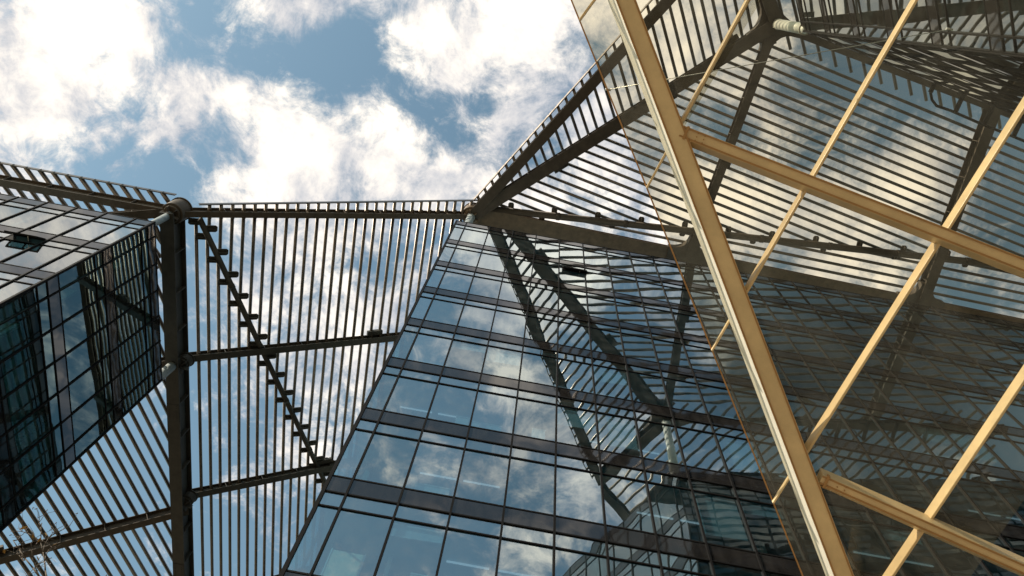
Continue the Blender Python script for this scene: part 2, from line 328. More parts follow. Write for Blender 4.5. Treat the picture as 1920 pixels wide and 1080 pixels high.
VAR = {}
def facade(root, o, u, edges, top, floors, gmat, keep, inner=7., lights=(), skip=(), side_cap=True):
    """curtain wall: o = top corner, u = unit direction along the wall, outward = u rotated -90 deg"""
    u = Vec(u).normalized(); n = Vec((u.y, -u.x, 0)); o = Vec((o[0], o[1], top)); up = Vec((0,0,1))
    W = edges[-1]; base = parent_base(root); ang = math.atan2(u.y, u.x)
    bottom = top - FH*floors
    cand = []
    for k in range(floors):
        for j in range(len(edges)-1):
            if (j, k) in skip: continue
            c = o + u*(edges[j]+edges[j+1])/2 + up*(-FH*k)
            cand.append((seen_size(c-up*2.2), j, k, c))
    cand.sort(key=lambda q: -q[0])
    rest = MB()
    for i, (s, j, k, c) in enumerate(cand):
        wd = round(edges[j+1]-edges[j], 3)
        if i < keep and s > 0:
            key = (wd, gmat.name, R.randrange(14))
            if key not in VAR: VAR[key] = window_mesh(wd, gmat, hash((wd, key[2])) & 0xffff)
            ob = bpy.data.objects.new('window', VAR[key]); COL.objects.link(ob); ob.parent = root
            ob.location = c-base; ob.rotation_euler = (0,0,ang)
        else:
            rr = random.Random(j*131+k*17+int(W*10)); hw = wd/2-.02; mb = MB()
            nn = 5 if s > 0 else 2
            pane_grid(mb, -hw, hw, -(BAND+TRAN)+.02, -BAND, rr, nn); pane_grid(mb, -hw, hw, -FH, -(BAND+TRAN)-.02, rr, nn)
            i0 = len(rest.v)
            rest.v += [c + u*p.x - n*p.y + up*p.z for p in mb.v]
            rest.f += [tuple(q+i0 for q in f) for f in mb.f]; rest.sm += mb.sm
    if rest.v:
        ob = rest.build('windows', gmat, root); ob['kind'] = 'stuff'
    for k in range(floors):                                        # spandrel bands, one part each
        z1 = top-FH*k
        sp_ = MB(); sp_.box(o+u*W/2+n*.0+up*(-FH*k-BAND/2), u*W/2, n*.02, up*(BAND/2-.03))
        sp_.build('spandrel_band', M['spand'], root)
        tr_ = MB()
        for dz in (0., BAND, BAND+TRAN):
            tr_.bar(o+n*.012+up*(-FH*k-dz), o+u*W+n*.012+up*(-FH*k-dz), n, up, .05, .05)
        tr_.build('transom_bars', M['mull'], root)
    for j, sx in enumerate(edges):                                 # vertical mullions
        mu = MB(); big = .06 if 0 < j < len(edges)-1 else .09
        mu.box(o+u*sx+n*.02+up*(bottom-top)/2, u*big/2, n*.04, up*((top-bottom)/2+.02))
        mu.build('mullion', M['mull'], root)
    if inner:
        for k in range(floors+1):                                  # floor slabs seen through the glass
            zb = -FH*k
            s_ = MB(); s_.box(o+u*W/2-n*(.14+inner/2)+up*(zb-BAND/2), u*(W/2-.1), n*inner/2, up*(BAND/2-.02))
            s_.build('floor_slab', M['slab'], root)
        b_ = MB(); b_.box(o+u*W/2-n*(inner+.26)+up*(bottom-top)/2, u*(W/2-.1), n*.1, up*(top-bottom)/2)
        b_.build('inner_wall', M['inner'], root)
        for j in range(2, len(edges)-1, 4):
            if edges[j] > W-.5: continue
            p_ = MB(); p_.box(o+u*edges[j]-n*(inner*.62)+up*(bottom-top)/2, u*.06, n*inner*.36, up*(top-bottom)/2)
            p_.build('partition_wall', M['pale'] if j % 8 == 2 else M['inner'], root)
        for k in lights:
            for j in range(1, len(edges)-2):
                q_ = (j*5+k*11) % 13
                if q_ in (2, 7, 9):
                    dr = (.5, 1.1, 1.9)[(j+k) % 3]
                    b_ = MB(); b_.box(o+u*(edges[j]+edges[j+1])/2-n*.10+up*(-FH*k-BAND-TRAN-.04-dr/2), u*((edges[j+1]-edges[j])/2-.06), n*.006, up*dr/2)
                    b_.tube(o+u*(edges[j]+.06)-n*.10+up*(-FH*k-BAND-TRAN-.04-dr), o+u*(edges[j+1]-.06)-n*.10+up*(-FH*k-BAND-TRAN-.04-dr), .02, 8)
                    b_.build('roller_blind', M['blind'], root)
            l_ = MB()
            for j in range(1, len(edges)-2):
                if (j*7+k*3) % 5 in (0, 1, 3): continue
                l_.box(o+u*(edges[j]+edges[j+1])/2-n*1.6+up*(-FH*k-BAND-.02), u*(edges[j+1]-edges[j])*.42, n*.022, up*.02)
            l_.build('ceiling_light_strip', M['light'], root)

def plain_box_walls(root, pts, top, name='rear_wall', mat='spand', z0=GZ):
    for a, b in zip(pts[:-1], pts[1:]):
        a, b = Vec((*a,0)), Vec((*b,0)); u = (b-a).normalized(); n = Vec((u.y,-u.x,0))
        m = MB(); m.box((a+b)/2+Vec((0,0,(top+z0)/2)), (b-a)/2, n*.1, Vec((0,0,(top-z0)/2))); m.build(name, M[mat], root)

def roof_slab(root, pts, top, t=.3):
    m = MB(); m.hexa([(x,y,top-t) for x,y in pts], [(x,y,top) for x,y in pts]); m.build('roof', M['roof'], root)

def hopper(root, c, u, n, wd, h, openang, gmat):
    """a top-hung ventilation sash pushed open at the foot, with a black sheet for the shade of the opening behind it"""
    u, n, up = Vec(u), Vec(n), Vec((0,0,1)); c = Vec(c)
    d = MB(); d.box(c-up*h/2+n*.035, u*wd/2, n*.012, up*h/2); d.build('vent_shade_sheet', M['mull'], root)  # black sheet painted in for the shade inside the open vent
    a = math.radians(openang); dn = -up*math.cos(a)+n*math.sin(a); nn = n*math.cos(a)+up*math.sin(a)
    p0 = c+n*.07
    f = MB()
    for sx in (-1, 1): f.box(p0+u*sx*(wd/2-.03)+dn*h/2, u*.03, dn*h/2, nn*.03)
    for t in (.03, h-.03): f.box(p0+dn*t, u*(wd/2-.06), dn*.03, nn*.03)
    f.box(p0+dn*h/2, u*.02, dn*(h/2-.06), nn*.025)
    s = f.build('vent_sash', M['mull'], root)
    g_ = MB(); g_.box(p0+dn*h/2, u*(wd/2-.06), dn*(h/2-.06), nn*.006); g_.build('vent_pane', gmat, s)
    st = MB(); st.tube(c-up*h*.75+u*wd*.2, p0+dn*h*.9+u*wd*.2, .015, 6); st.build('stay_arm', M['white'], s)

# centre tower
T = thing('office_tower', 'tallest blue glass office tower in the middle, its long sloping corner cutting the picture', 'office tower', (-4.09,13.4,GZ))
edges = [0,.63]+[.63+1.452*i for i in range(1, 25)]
facade(T, (-4.09,13.4), (1,0,0), edges, 45.2, 12, M['glass'], 100, 7., lights=range(4, 11))
Wc = edges[-1]
roof_slab(T, [(-3.9,13.7),(Wc-4.2,13.7),(Wc-4.2,60),(-3.9,60)], 44.9)
Ts = T
eb = [0,.7]+[.7+1.452*i for i in range(1, 31)]
facade(T, (-4.09,13.4+eb[-1]), (0,-1,0), eb, 45.2, 12, M['glasst'], 0, 0)
m_ = MB(); m_.box((-3.55,36,21.8), (.1,0,0), (0,21,0), (0,0,23)); m_.build('inner_wall', M['teal'], T)
plain_box_walls(T, [(Wc-4.2,13.6),(Wc-4.2,60),(-4.0,60)], 44.8)
hopper(T, (3.05+.16,13.4,40.02), (1,0,0), (0,-1,0), 1.36, .52, 13, M['glassc'])

# left tower
TL = thing('office_tower', 'lower office tower at the left edge with pale front and dark teal side', 'office tower', (-18.09,13.4,GZ))
ef = [.0]+[.92+1.49*i for i in range(0, 10)]
WL = ef[-1]
# front runs towards -x, so start from its far end
efr = [WL-x for x in reversed(ef)]
facade(TL, (-18.09-WL,13.4), (1,0,0), efr, 35.5, 9, M['glassd'], 60, 6., lights=())
ds = Vec((-17.68+18.09, 22.24-13.4, 0)); ls = ds.length
es = [0,.72]+[.72+1.45*i for i in range(1, 6)]+[ls]
CALM[0] = .5; VAR.clear()
facade(TL, (-18.09,13.4), ds, es, 35.5, 9, M['glasst'], 40, 5., lights=())
CALM[0] = 1.; VAR.clear()
roof_slab(TL, [(-18.3,13.6),(-17.9,22.1),(-18.1-WL,22.1),(-18.1-WL,13.6)], 35.2)
plain_box_walls(TL, [(-17.75,22.24),(-18.1-WL,22.24),(-18.1-WL,13.5)], 35.2)
hopper(TL, (-21.28,13.4,30.82), (1,0,0), (0,-1,0), 1.42, .66, 26, M['glassd'])

# right tower
TC = thing('office_tower', 'glass office tower at the top right corner carrying the white strut on its roof corner', 'office tower', (12.95,-.85,GZ))
d2 = Vec((.984,.177,0)).normalized(); d1 = Vec((-.484,-.875,0)).normalized()
e2 = [0,.5]+[.5+1.47*i for i in range(1, 19)]; e1 = [0,.5]+[.5+1.47*i for i in range(1, 10)]
Cx = Vec((12.95,-.85,0))
# outward of e2 must face +y: walk from the far end back to the corner
pe = Cx+d2*e2[-1]
facade(TC, (pe.x,pe.y), -d2, [e2[-1]-x for x in reversed(e2)], 44.3, 12, M['glassc'], 60, 5.)
facade(TC, (Cx.x,Cx.y), d1, e1, 44.3, 12, M['glassd'], 40, 5.)
pf = Cx+d1*e1[-1]
ci = Vec((.35,-.35,0))
roof_slab(TC, [(Cx.x+.3,Cx.y-.3),(pe.x,pe.y-.4),(pe.x,-26),(pf.x+.4,-26),(pf.x+.4,pf.y)][::-1], 44.0)
plain_box_walls(TC, [(pf.x+.1,pf.y),(pf.x+.1,-26),(pe.x,-26),(pe.x,pe.y-.1)], 43.9)

# things standing inside the middle tower, seen through the lower windows
def box_thing(c, sx, sy, sz, label, mat='pale', name='storage_box'):
    t = thing(name, label, 'box', (c[0], c[1], c[2]), 'boxes standing behind the tower windows')
    b = MB(); b.box((c[0],c[1],c[2]+sz/2), (sx/2,0,0), (0,sy/2,0), (0,0,sz/2)); b.build('carton', M[mat], t, .01)
    l = MB(); l.box((c[0],c[1],c[2]+sz+.02), (sx/2+.015,0,0), (0,sy/2+.015,0), (0,0,.03)); l.build('lid', M[mat], t, .008)
BX = [((-0.85, 13.66, 21.92), (0.45, 0.22, 0.75), 'pale box in the middle tower window beside the taller shelf, left of the pair'), ((0.01, 13.66, 21.92), (1.0, 0.22, 0.6), 'wide pale box on the sill of the middle tower, just right of a smaller box'), ((1.78, 13.66, 21.92), (0.45, 0.22, 0.85), 'upright pale box near the tower reflection, alone in its window'), ((-1.22, 13.66, 18.04), (1.0, 0.22, 0.55), 'low pale box in the big window above the bottom row'), ((-0.93, 13.66, 14.16), (0.5, 0.22, 0.8), 'pale box in the bottom row of windows beside the cream board')]
for c, s, lab in BX: box_thing(c, *s, lab)
wb = thing('notice_board', 'large cream paper board leaning in the lowest window of the middle tower', 'board', (-2.95,14.1,14.4))
b = MB(); b.box((-2.95,14.1,15.2), (.42,0,0), (0,.02,0), (0,0,.72)); b.build('sheet', M['paper'], wb)
b = MB()
for sx in (-.44,.44): b.box((-2.95+sx,14.1,15.2), (.018,0,0), (0,.03,0), (0,0,.76))
b.build('frame', M['pale'], wb)

# ------------------------------------------------------------------ steel roof structure
def steel_beam(A, B, label, up=(0,0,1), w=.7, d=.7, tf=.05, tw=.06, splice=(), group='steel beams of the lattice roof', box=False, mat='steel', name='steel_beam', clamps=()):
    A, B = Vec(A), Vec(B); dr = (B-A).normalized(); up = Vec(up); side = dr.cross(up).normalized(); up = side.cross(dr).normalized()
    t = thing(name, label, 'steel beam', A, group)
    for nm, off, ww, hh in (('top_flange', -tf/2, w*.92, tf), ('bottom_flange', -d+tf/2, w, tf)):
        m = MB(); m.bar(A+up*off, B+up*off, side, up, ww, hh); m.build(nm, M[mat], t, .008)
    if box:
        for s in (-1, 1):
            m = MB(); m.bar(A-up*d/2+side*s*w*.40, B-up*d/2+side*s*w*.40, side, up, tw, d-2*tf); m.build('web', M[mat], t)
    else:
        m = MB(); m.bar(A-up*d/2, B-up*d/2, side, up, tw, d-2*tf); m.build('web', M[mat], t)
    Ln = (B-A).length
    st = MB(); k = 1
    while k*2.4 < Ln-.8:
        c = A+dr*2.4*k-up*d/2
        for s in (-1, 1):
            if not box: st.box(c+side*s*(w*.23), dr*.02, side*(w*.2), up*(d/2-tf))
        k += 1
    if st.v: st.build('stiffeners', M[mat], t)
    for q in splice:
        c = A+dr*Ln*q-up*(d+.014)
        m = MB(); m.box(c, dr*.55, side*w*.46, up*.014)
        for ix in range(-3, 4):
            for s in (-1, 1): m.tube(c+dr*ix*.15+side*s*w*.28, c+dr*ix*.15+side*s*w*.28-up*.04, .035, 6)
        m.build('splice_plate', M[mat], t)
    for q, s in clamps:                                           # tube seats bolted to the flange side
        c = A+dr*Ln*q-up*.1+side*s*(w*.5+.16)
        m = MB(); m.box(c, dr*.55, side*.16, up*.12); m.box(c+side*s*.05+up*.16, dr*.32, side*.10, up*.05); m.build('tube_seat', M[mat], t, .02)
    return t

def clip(P, D, poly, nrm):
    """interval of the line P + t D inside a convex polygon lying in the plane"""
    t0, t1 = -1e9, 1e9
    c = sum(poly, Vec((0,0,0)))/len(poly)
    for i in range(len(poly)):
        a, b = poly[i], poly[(i+1) % len(poly)]
        e_ = (b-a); nn = nrm.cross(e_)
        if nn.dot(c-a) < 0: nn = -nn
        den = D.dot(nn); num = (a-P).dot(nn)
        if abs(den) < 1e-9:
            if num > 0: return None
            continue
        t = num/den
        if den > 0: t0 = max(t0, t)
        else: t1 = min(t1, t)
    return (t0, t1) if t1-t0 > .25 else None

def louvre(poly, D, pitch, label, r=.104, phase=0., strip=None, keep=None, lift=0.):
    """a facet of parallel round tubes; strip = polygon edge index that carries an edge strip"""
    poly = [Vec(p) for p in poly]
    nrm = Vec((0,0,0))
    for i in range(len(poly)): nrm += (poly[i]-poly[0]).cross(poly[(i+1) % len(poly)]-poly[0])
    nrm.normalize()
    if nrm.z < 0: nrm = -nrm
    D = Vec(D); D = (D-nrm*D.dot(nrm)).normalized(); S = nrm.cross(D).normalized()
    t = thing('louvre_screen', label, 'louvre screen', poly[0], 'tube louvre screens of the lattice roof')
    vals = [(p-poly[0]).dot(S) for p in poly]; lo, hi = min(vals), max(vals)
    k = math.floor(lo/pitch); ends = []; rest = MB(); cnt = 0; allt = []
    while k*pitch+phase < hi:
        q = k*pitch+phase; k += 1
        iv = clip(poly[0]+S*q, D, poly, nrm)
        if not iv: continue
        A = poly[0]+S*q+D*iv[0]; B = poly[0]+S*q+D*iv[1]
        allt.append((A, B))
    allt.sort(key=lambda ab: -max(seen_size(ab[0]*(1-f)+ab[1]*f) for f in (0,.25,.5,.75,1)))
    for i, (A, B) in enumerate(allt):
        jit = nrm*R.uniform(-.012,.012)
        if i < 98:
            m = MB(); m.tube(A+jit, B+jit, r, 12); m.build('tube', M['tube'], t)
        else: rest.tube(A, B, r, 8)
    if rest.v: o_ = rest.build('tubes', M['tube'], t); o_['kind'] = 'stuff'
    if strip is not None:
        for si, off in strip:
            a, b = poly[si], poly[(si+1) % len(poly)]; dr = (b-a).normalized(); sd = nrm.cross(dr).normalized()
            m = MB(); m.bar(a, b, sd, nrm, .06, .24); m.build('edge_strip', M['tube'], t)
    return t, allt

def prism(mb, pts, up, d):
    up = Vec(up); mb.hexa([Vec(p)-up*d for p in pts], [Vec(p) for p in pts])

def star_node(c, arms, label, d=.9, L_=1.9, mat='steel', extra=True):
    """cast node: arms (direction, half width) joined by curved fillets"""
    c = Vec(c); t = thing('node_casting', label, 'steel node', c, 'nodes of the lattice roof')
    A = sorted([(math.atan2(a[0].y, a[0].x), Vec((a[0].x,a[0].y,0)).normalized(), a[1]) for a in arms], key=lambda q: q[0])
    pts = []; n = len(A)
    for i in range(n):
        a0, e0, w0 = A[i]; a1, e1, w1 = A[(i+1) % n]
        gap = (a1-a0) % (2*math.pi)
        n0 = Vec((-e0.y,e0.x,0)); n1 = Vec((-e1.y,e1.x,0))
        p0 = e0*L_+n0*w0; p1 = e1*L_-n1*w1
        pts.append(p0)
        if gap < math.pi-.05:
            den = e0.x*(-e1.y)+e0.y*e1.x
            rhs = (-n1*w1)-(n0*w0)
            s = (rhs.x*(-e1.y)+rhs.y*e1.x)/den if abs(den) > 1e-6 else 0
            k = n0*w0+e0*max(.2, min(L_*.9, s))
            for f in (.2,.35,.5,.65,.8): pts.append(p0*(1-f)**2+k*2*f*(1-f)+p1*f*f)
        pts.append(p1)
    m = MB(); prism(m, [c+p for p in pts], (0,0,1), d); m.build('casting', M[mat], t, .03)
    if extra:
        m = MB(); m.tube(c-Vec((0,0,d+.25)), c-Vec((0,0,d-.02)), .42, 20); m.build('boss', M[mat], t)
        m = MB()
        for k in range(8):
            a = k*math.pi/4; p = c+Vec((math.cos(a)*.33, math.sin(a)*.33, -d-.25)); m.tube(p, p-Vec((0,0,.06)), .05, 6)
        m.build('bolts', M[mat], t)
    return t

def drum_hub(c, label, r=.62, h=1.0, mat='steel', arms=()):
    c = Vec(c); t = thing('steel_hub', label, 'steel hub', c, 'nodes of the lattice roof')
    m = MB(); m.tube(c+Vec((0,0,.05)), c-Vec((0,0,h)), r, 28); m.build('drum', M[mat], t, .02)
    m = MB(); m.tube(c-Vec((0,0,h)), c-Vec((0,0,h+.12)), r*.82, 28, r*.7); m.build('base_plate', M[mat], t)
    m = MB(); m.tube(c+Vec((0,0,.05)), c+Vec((0,0,.12)), r+.06, 28); m.build('cap_plate', M[mat], t)
    m = MB()
    for k in range(6):
        a = k*math.pi/3+.3; e_ = Vec((math.cos(a), math.sin(a), 0)); m.box(c-Vec((0,0,h+.25))+e_*.3, e_*.2, Vec((-e_.y,e_.x,0))*.02, (0,0,.16))
    m.build('gusset_plates', M[mat], t)
    return t

def strut(A, B, r, label, mat='grey', rings=0):
    A, B = Vec(A), Vec(B); t = thing('support_strut', label, 'strut', A, 'white struts under the lattice roof')
    d = (B-A).normalized()
    m = MB(); m.tube(A+d*.35, B-d*.35, r, 24); m.build('shaft', M[mat], t)
    for P, q in ((A, d), (B, -d)):
        m = MB(); m.tube(P, P+q*.37, r*.45, 20, r*.98); m.tube(P+q*.33, P+q*.40, r*1.12, 24); m.build('end_cone', M[mat], t)
    m = MB(); x = d.orthogonal().normalized(); y = d.cross(x)
    for k in range(4):
        e_ = x*math.cos(k*math.pi/2)+y*math.sin(k*math.pi/2); m.box(B-d*.28+e_*r*.7, d*.22, e_*r*.45, d.cross(e_)*.015)
    m.build('fin_plates', M[mat], t)
    return t

def clamp_pipe(A, B, r, label, seats, nrm, mat='green'):
    """fold pipe with a row of tube clamps; seats = [(point on pipe, side vector, length)]"""
    A, B = Vec(A), Vec(B); d = (B-A).normalized(); t = thing('fold_pipe', label, 'steel pipe', A, 'clamp pipes along the folds')
    m = MB(); Ln = (B-A).length; m.tube(A, B, r, 20); m.build('pipe', M[mat], t)
    k = 1
    while k*4.7 < Ln:
        m = MB(); m.tube(A+d*(4.7*k-.12), A+d*(4.7*k+.12), r*1.14, 20); m.build('collar', M[mat], t); k += 1
    nrm = Vec(nrm)
    for P, sv, ln in seats[:98]:
        P = Vec(P); sv = Vec(sv); sv = (sv-d*sv.dot(d)*.15).normalized(); wv = nrm.cross(sv).normalized()
        m = MB(); b0 = P+sv*r*.6
        wd = .20; prof = [b0-wv*wd, b0+sv*(ln-.1)-wv*wd, b0+sv*ln-wv*wd*.6, b0+sv*ln+wv*wd*.6, b0+sv*(ln-.1)+wv*wd, b0+wv*wd]
        m.hexa([p-nrm*.10 for p in prof], [p-nrm*.02 for p in prof])
        m.box(b0+sv*ln*.45-nrm*.17, sv*ln*.42, wv*.025, nrm*.07)
        m.build('tube_clamp', M[mat], t, .012)
    return t

UP = Vec((0,0,1))
N1 = Vec((-19.3,14.34,40.8)); N2 = Vec((-3.65,14.5,51.6)); N3 = Vec((13.3,-1.1,52.4))
N6 = Vec((9.27,-6.2,50.6)); N7 = Vec((16.5,-12.6,50.2))
SDV = Vec((.041,.999,0)).normalized(); P = Vec((-3.7,55.5,52.)); SE = N1+SDV*52
YD = (P-N2).normalized()
C0 = Vec((11.62,14.72,51.6)); D0 = Vec((28.05,15.12,51.6)); D1 = Vec((28.25,1.3,52.3))
F1 = Vec((44,15.6,51.5)); Eend = Vec((46,10.5,52.2)); Hend = Vec((38,3.1,52.3))
dn = Vec((0,0,-.16))

# --- facets
pipeA = N1+Vec((.95,.35,.25)); pipeB = P
nR = (N2-N1).cross(P-N1).normalized(); nR = nR if nR.z > 0 else -nR
nL = SDV.cross(P-N1).normalized(); nL = nL if nL.z > 0 else -nL
ov = -YD*.95
tR, trR = louvre([pipeA+ov*.8, N2+ov+Vec((.2,0,0)), P+Vec((.2,0,0)), pipeA+(P-pipeA)*.999], YD, .635,
    'fan of dark tubes between the diagonal clamp pipe and the middle tower', phase=.05, strip=[(0,0)])
tL, trL = louvre([pipeA, pipeA+(P-pipeA)*.999, SE+Vec((.62,0,0)), N1+Vec((.62,0,0))+SDV*.9], SDV, .61,
    'parallel dark tubes between the thick spine girder and the diagonal clamp pipe', phase=.15)
vT = Vec((.303,.936,.177)).normalized(); nV = Vec((-.556,.023,.831)).normalized()
def onV(x, y): return Vec((x, y, N1.z-(nV.x*(x-N1.x)+nV.y*(y-N1.y))/nV.z))
louvre([onV(-19.75,15.3), onV(-18.3,55), onV(-36,55), onV(-36,40), onV(-22,15.3)], vT, .60,
    'slanting dark tubes at the lower left, falling away behind the left tower', r=.115, phase=.1)
louvre([N1+Vec((-.4,-.72,.25)), N1+Vec((-20,-.72,.25)), N1+Vec((-20,7,.25)), N1+Vec((-2.2,7,.25)), N1+Vec((-.7,1.2,.25))], (.613,.79,0), .62,
    'short row of tubes above the left tower roof at the far left', r=.125, strip=[(0,0)])
qd = Vec((.978,.195,0)).normalized()
h_dir = (Hend-N3).normalized()
sideQ = Vec((-qd.y, qd.x, 0))
eA = N2+Vec((1.2,-.62,-.05))
louvre([eA, N2+Vec((.55,-.75,.1)), N3+sideQ*.9+qd*(-.6), N3+sideQ*.9+qd*32, Eend], qd, .62,
    'large screen of dark tubes behind glass between upper node and fold pipe', phase=.2)
louvre([eA, Eend, F1, N2+Vec((1.0,.35,-.2))], (F1-N2).normalized(), .62,
    'narrow wedge of tubes between the fold pipe and the brown gutter girder', phase=.25)
td = Vec((.512,.857,.02)).normalized()
oa = Vec((-.85,-.52,0)).normalized()
tpl = (N3-N2).cross(N6-N2)
louvre([N2+oa*.55, N6+oa*.75, N3+Vec((-.1,-.2,0)), N2+Vec((.2,-.2,0))], td, .66,
    'row of tubes between the two bronze girders rising from the tower corner', phase=.3, strip=[(0,0)])
louvre([N3+Vec((0,.15,0))+sideQ*.9+h_dir*-.2, N6+Vec((-.2,-.6,1.2)), N7+Vec((4,-4,1.2)), N7+Vec((26,-2,1.9)), Hend+sideQ*1.0], td, .82,
    'tube ends poking past the roof edge of the tower at the top right', phase=.12)

# --- girders
sA = N1+dn
steel_beam(N1+dn-SDV*.2, SE+dn, 'thick dark spine girder running straight down the left part of the picture', w=.78, d=1.45, tf=.08, tw=.22, splice=(.24,.47,.7), mat='green')
edge_g = steel_beam(N1+dn, N2+dn, 'long edge girder from the left hub to the corner of the middle tower', up=nR, w=.36, d=.80, splice=(.74,))
steel_beam(N1+dn, N1+Vec((-21,0,-.1))+dn, 'edge girder over the left tower running out of the left side', w=.42, d=.88)
steel_beam(N1+dn, Vec((-26.5,15.27,35.95)), 'short bronze raker from the left hub down to the left tower roof', w=.5, d=.4)
rA = dict(up=nL, w=.44, d=.58, mat='green')
def onplane(x, y, n, P0): return Vec((x, y, P0.z-(n.x*(x-P0.x)+n.y*(y-P0.y))/n.z))
ribs = (('upper cross rib between the spine girder and the middle tower', 23.5, -15.45), ('lower cross rib between the spine girder and the middle tower', 33.45, -12.2), ('cross rib touching the middle tower at the bottom edge', 42.6, -9.2))
pipe_at = lambda y: pipeA+(pipeB-pipeA)*((y-pipeA.y)/(pipeB.y-pipeA.y))
saddle_beams = []
for lab, y, xx in ribs:
    q = pipe_at(y)
    a = N1+SDV*((y-N1.y)/SDV.y); bN = N2+YD*((y-N2.y)/YD.y)
    saddle_beams.append((y, steel_beam(a+dn*1.2, bN+dn*1.2, lab, group='cross ribs of the lattice roof', clamps=((.66,1),) if y < 30 else ((.50,1),) if y < 40 else (), **rA)))
lr0 = N1+SDV*20.1; 
steel_beam(lr0+dn*1.5, onV(-36,36.6)+dn*1.5, 'sunlit striped girder falling to the lower left corner', up=nV, w=.46, d=.78, splice=(.62,), clamps=((.5,-1),))
steel_beam(N1+SDV*9.2+dn*1.5, onV(-23.5,24.2)+dn*1.5, 'stub of a dark girder beside the lower white strut of the left tower', up=nV, w=.46, d=.6)
eb_ = dict(w=.80, d=1.0, tf=.06, tw=.08)
steel_beam(N2+dn, N6+dn+(N6-N2).normalized()*.2, 'outer bronze girder from the tower corner up along the edge of the sky', splice=(.35,), clamps=(), w=.66, d=.95)
steel_beam(N6+dn, N7+(N7-N6)*1.2+dn, 'edge girder beyond the outer node at the upper right', w=.5, d=.8)
steel_beam(N2+dn, N3+dn, 'inner bronze girder from the tower corner to the upper node', splice=(.33,), clamps=((.30,-1),(.66,-1),(.88,1)), **eb_)
steel_beam(N3+dn, N6+dn, 'girder leaving the upper node through the top edge', **eb_)
steel_beam(N3+dn, C0+dn, 'dark cross girder from the upper node down to the gutter girder behind glass', w=.55, d=.8, tf=.05, clamps=((.55,1),))
steel_beam(D1+dn, D0+dn, 'striped cross girder behind the canopy glass at the right', w=.7, d=.95, tf=.05)
steel_beam(N3+dn, Hend+dn, 'dark roof edge girder running right from the upper node', w=.55, d=.7)
steel_beam(N2+Vec((-.2,-.02,-.1)), F1+dn, 'broad brown gutter girder along the top of the middle tower', w=1.25, d=.55, box=True, mat='brown', splice=(.085,.19,.55), tf=.05)
steel_beam(N2+dn*1.3, P+dn*1.3, 'girder on the hidden side roof edge of the middle tower', w=.4, d=.5)

# --- fold pipes with their clamps
seats = []
for A_, B_ in trR:
    E_ = A_ if A_.y > B_.y else B_
    q = pipe_at(E_.y); 
    if (E_-q).length < 1.2 and E_.y < 47: seats.append((q-nR*.10, Vec((1,.12,0.7)), .62))
for A_, B_ in trL:
    E_ = A_ if A_.y < B_.y else B_
    q = pipe_at(E_.y)
    if (E_-q).length < 1.2 and E_.y < 47: seats.append((q-nR*.02, Vec((-1,-.12,-.55)), .58))
clamp_pipe(pipeA-nR*.34, pipeB-nR*.34, .17, 'diagonal clamp pipe with alternating tube clamps left of the middle tower', [(p-nR*.18, s, l) for p, s, l in seats], nR)
es_ = []
ed = (Eend-eA); 
for i in range(13):
    q = eA+ed*((i*3.02+1.4)/ed.length); es_.append((q-UP*.12, Vec((-.1,-1,.0)), .42))
    q = eA+ed*((i*4.9+3.6)/ed.length); es_.append((q-UP*.12, Vec((.1,1,0)), .36))
clamp_pipe(eA-UP*.42, Eend-UP*.42, .24, 'fold pipe with small clamps above the gutter girder of the middle tower', es_, UP, 'steel')

# --- little welded saddles where the tubes cross the ribs
for y, bm in saddle_beams+[(14.42, edge_g)]:
    done = 0
    for tr_s, nn in ((trR, nR), (trL, nL)):
        for A_, B_ in tr_s:
            if A_.y > B_.y: A_, B_ = B_, A_
            if not (A_.y+.15 < y < B_.y-.15) or done > 90: continue
            p_ = A_+(B_-A_)*((y-A_.y)/(B_.y-A_.y)); dd = (B_-A_).normalized(); ss = nn.cross(dd).normalized()
            m = MB()
            m.hexa([p_+dd*a_+ss*b_-nn*.26 for a_, b_ in ((-.30,-.06),(.30,-.06),(.30,.06),(-.30,.06))], [p_+dd*a_+ss*b_-nn*.05 for a_, b_ in ((-.12,-.13),(.12,-.13),(.12,.13),(-.12,.13))])
            m.build('tube_saddle', M['steel'], bm); done += 1
# --- nodes and struts
drum_hub(N1, 'round hub over the left tower corner where the spine girder starts')
drum_hub(N2+Vec((0,0,.05)), 'sunlit round hub at the top corner of the middle tower', r=.66, mat='brown')
drum_hub(N1+SDV*9.25+Vec((.36,0,-.5)), 'small hub on the side of the spine girder at the upper cross rib', r=.42, h=.5, mat='green')
drum_hub(N1+SDV*19.2+Vec((.36,0,-.5)), 'small hub on the side of the spine girder at the lower cross rib', r=.42, h=.5, mat='green')
hv = (Hend-N3); 
star_node(N3+dn+Vec((0,0,.02)), [(N2-N3,.38),(N6-N3,.38),(C0-N3,.28),(hv,.28)], 'dark branching node at the top right where girders and the striped white strut meet', L_=1.8, d=.75)
star_node(C0+dn+Vec((0,0,.02)), [(Vec((-1,0,0)),.58),(Vec((1,.02,0)),.58),(N3-C0,.34)], 'flared joint on the gutter girder behind the left edge of the canopy glass', d=.66, L_=1.5, extra=False)
star_node(D0+dn+Vec((0,0,.02)), [(Vec((-1,0,0)),.58),(Vec((1,.02,0)),.58),(D1-D0,.42)], 'flared joint on the gutter girder behind the second canopy bar', d=.66, L_=1.6, extra=False)
strut((-19.3,14.34,35.3), N1-Vec((0,0,1.0)), .19, 'slim white strut from the left tower roof corner up to the round hub')
b1 = N1+SDV*9.2
strut((b1.x+.1,b1.y-.2,35.2), b1-Vec((0,0,1.15)), .27, 'stubby grey-white strut beside the spine girder at the left tower rear corner')
strut((N2.x,N2.y,44.9), N2-Vec((0,0,.95)), .26, 'white strut standing on the top corner of the middle tower')
strut((13.02,-.95,44.0), N3-Vec((0,0,1.2)), .30, 'thick white strut striped by shadows on the top right tower corner', 'white')

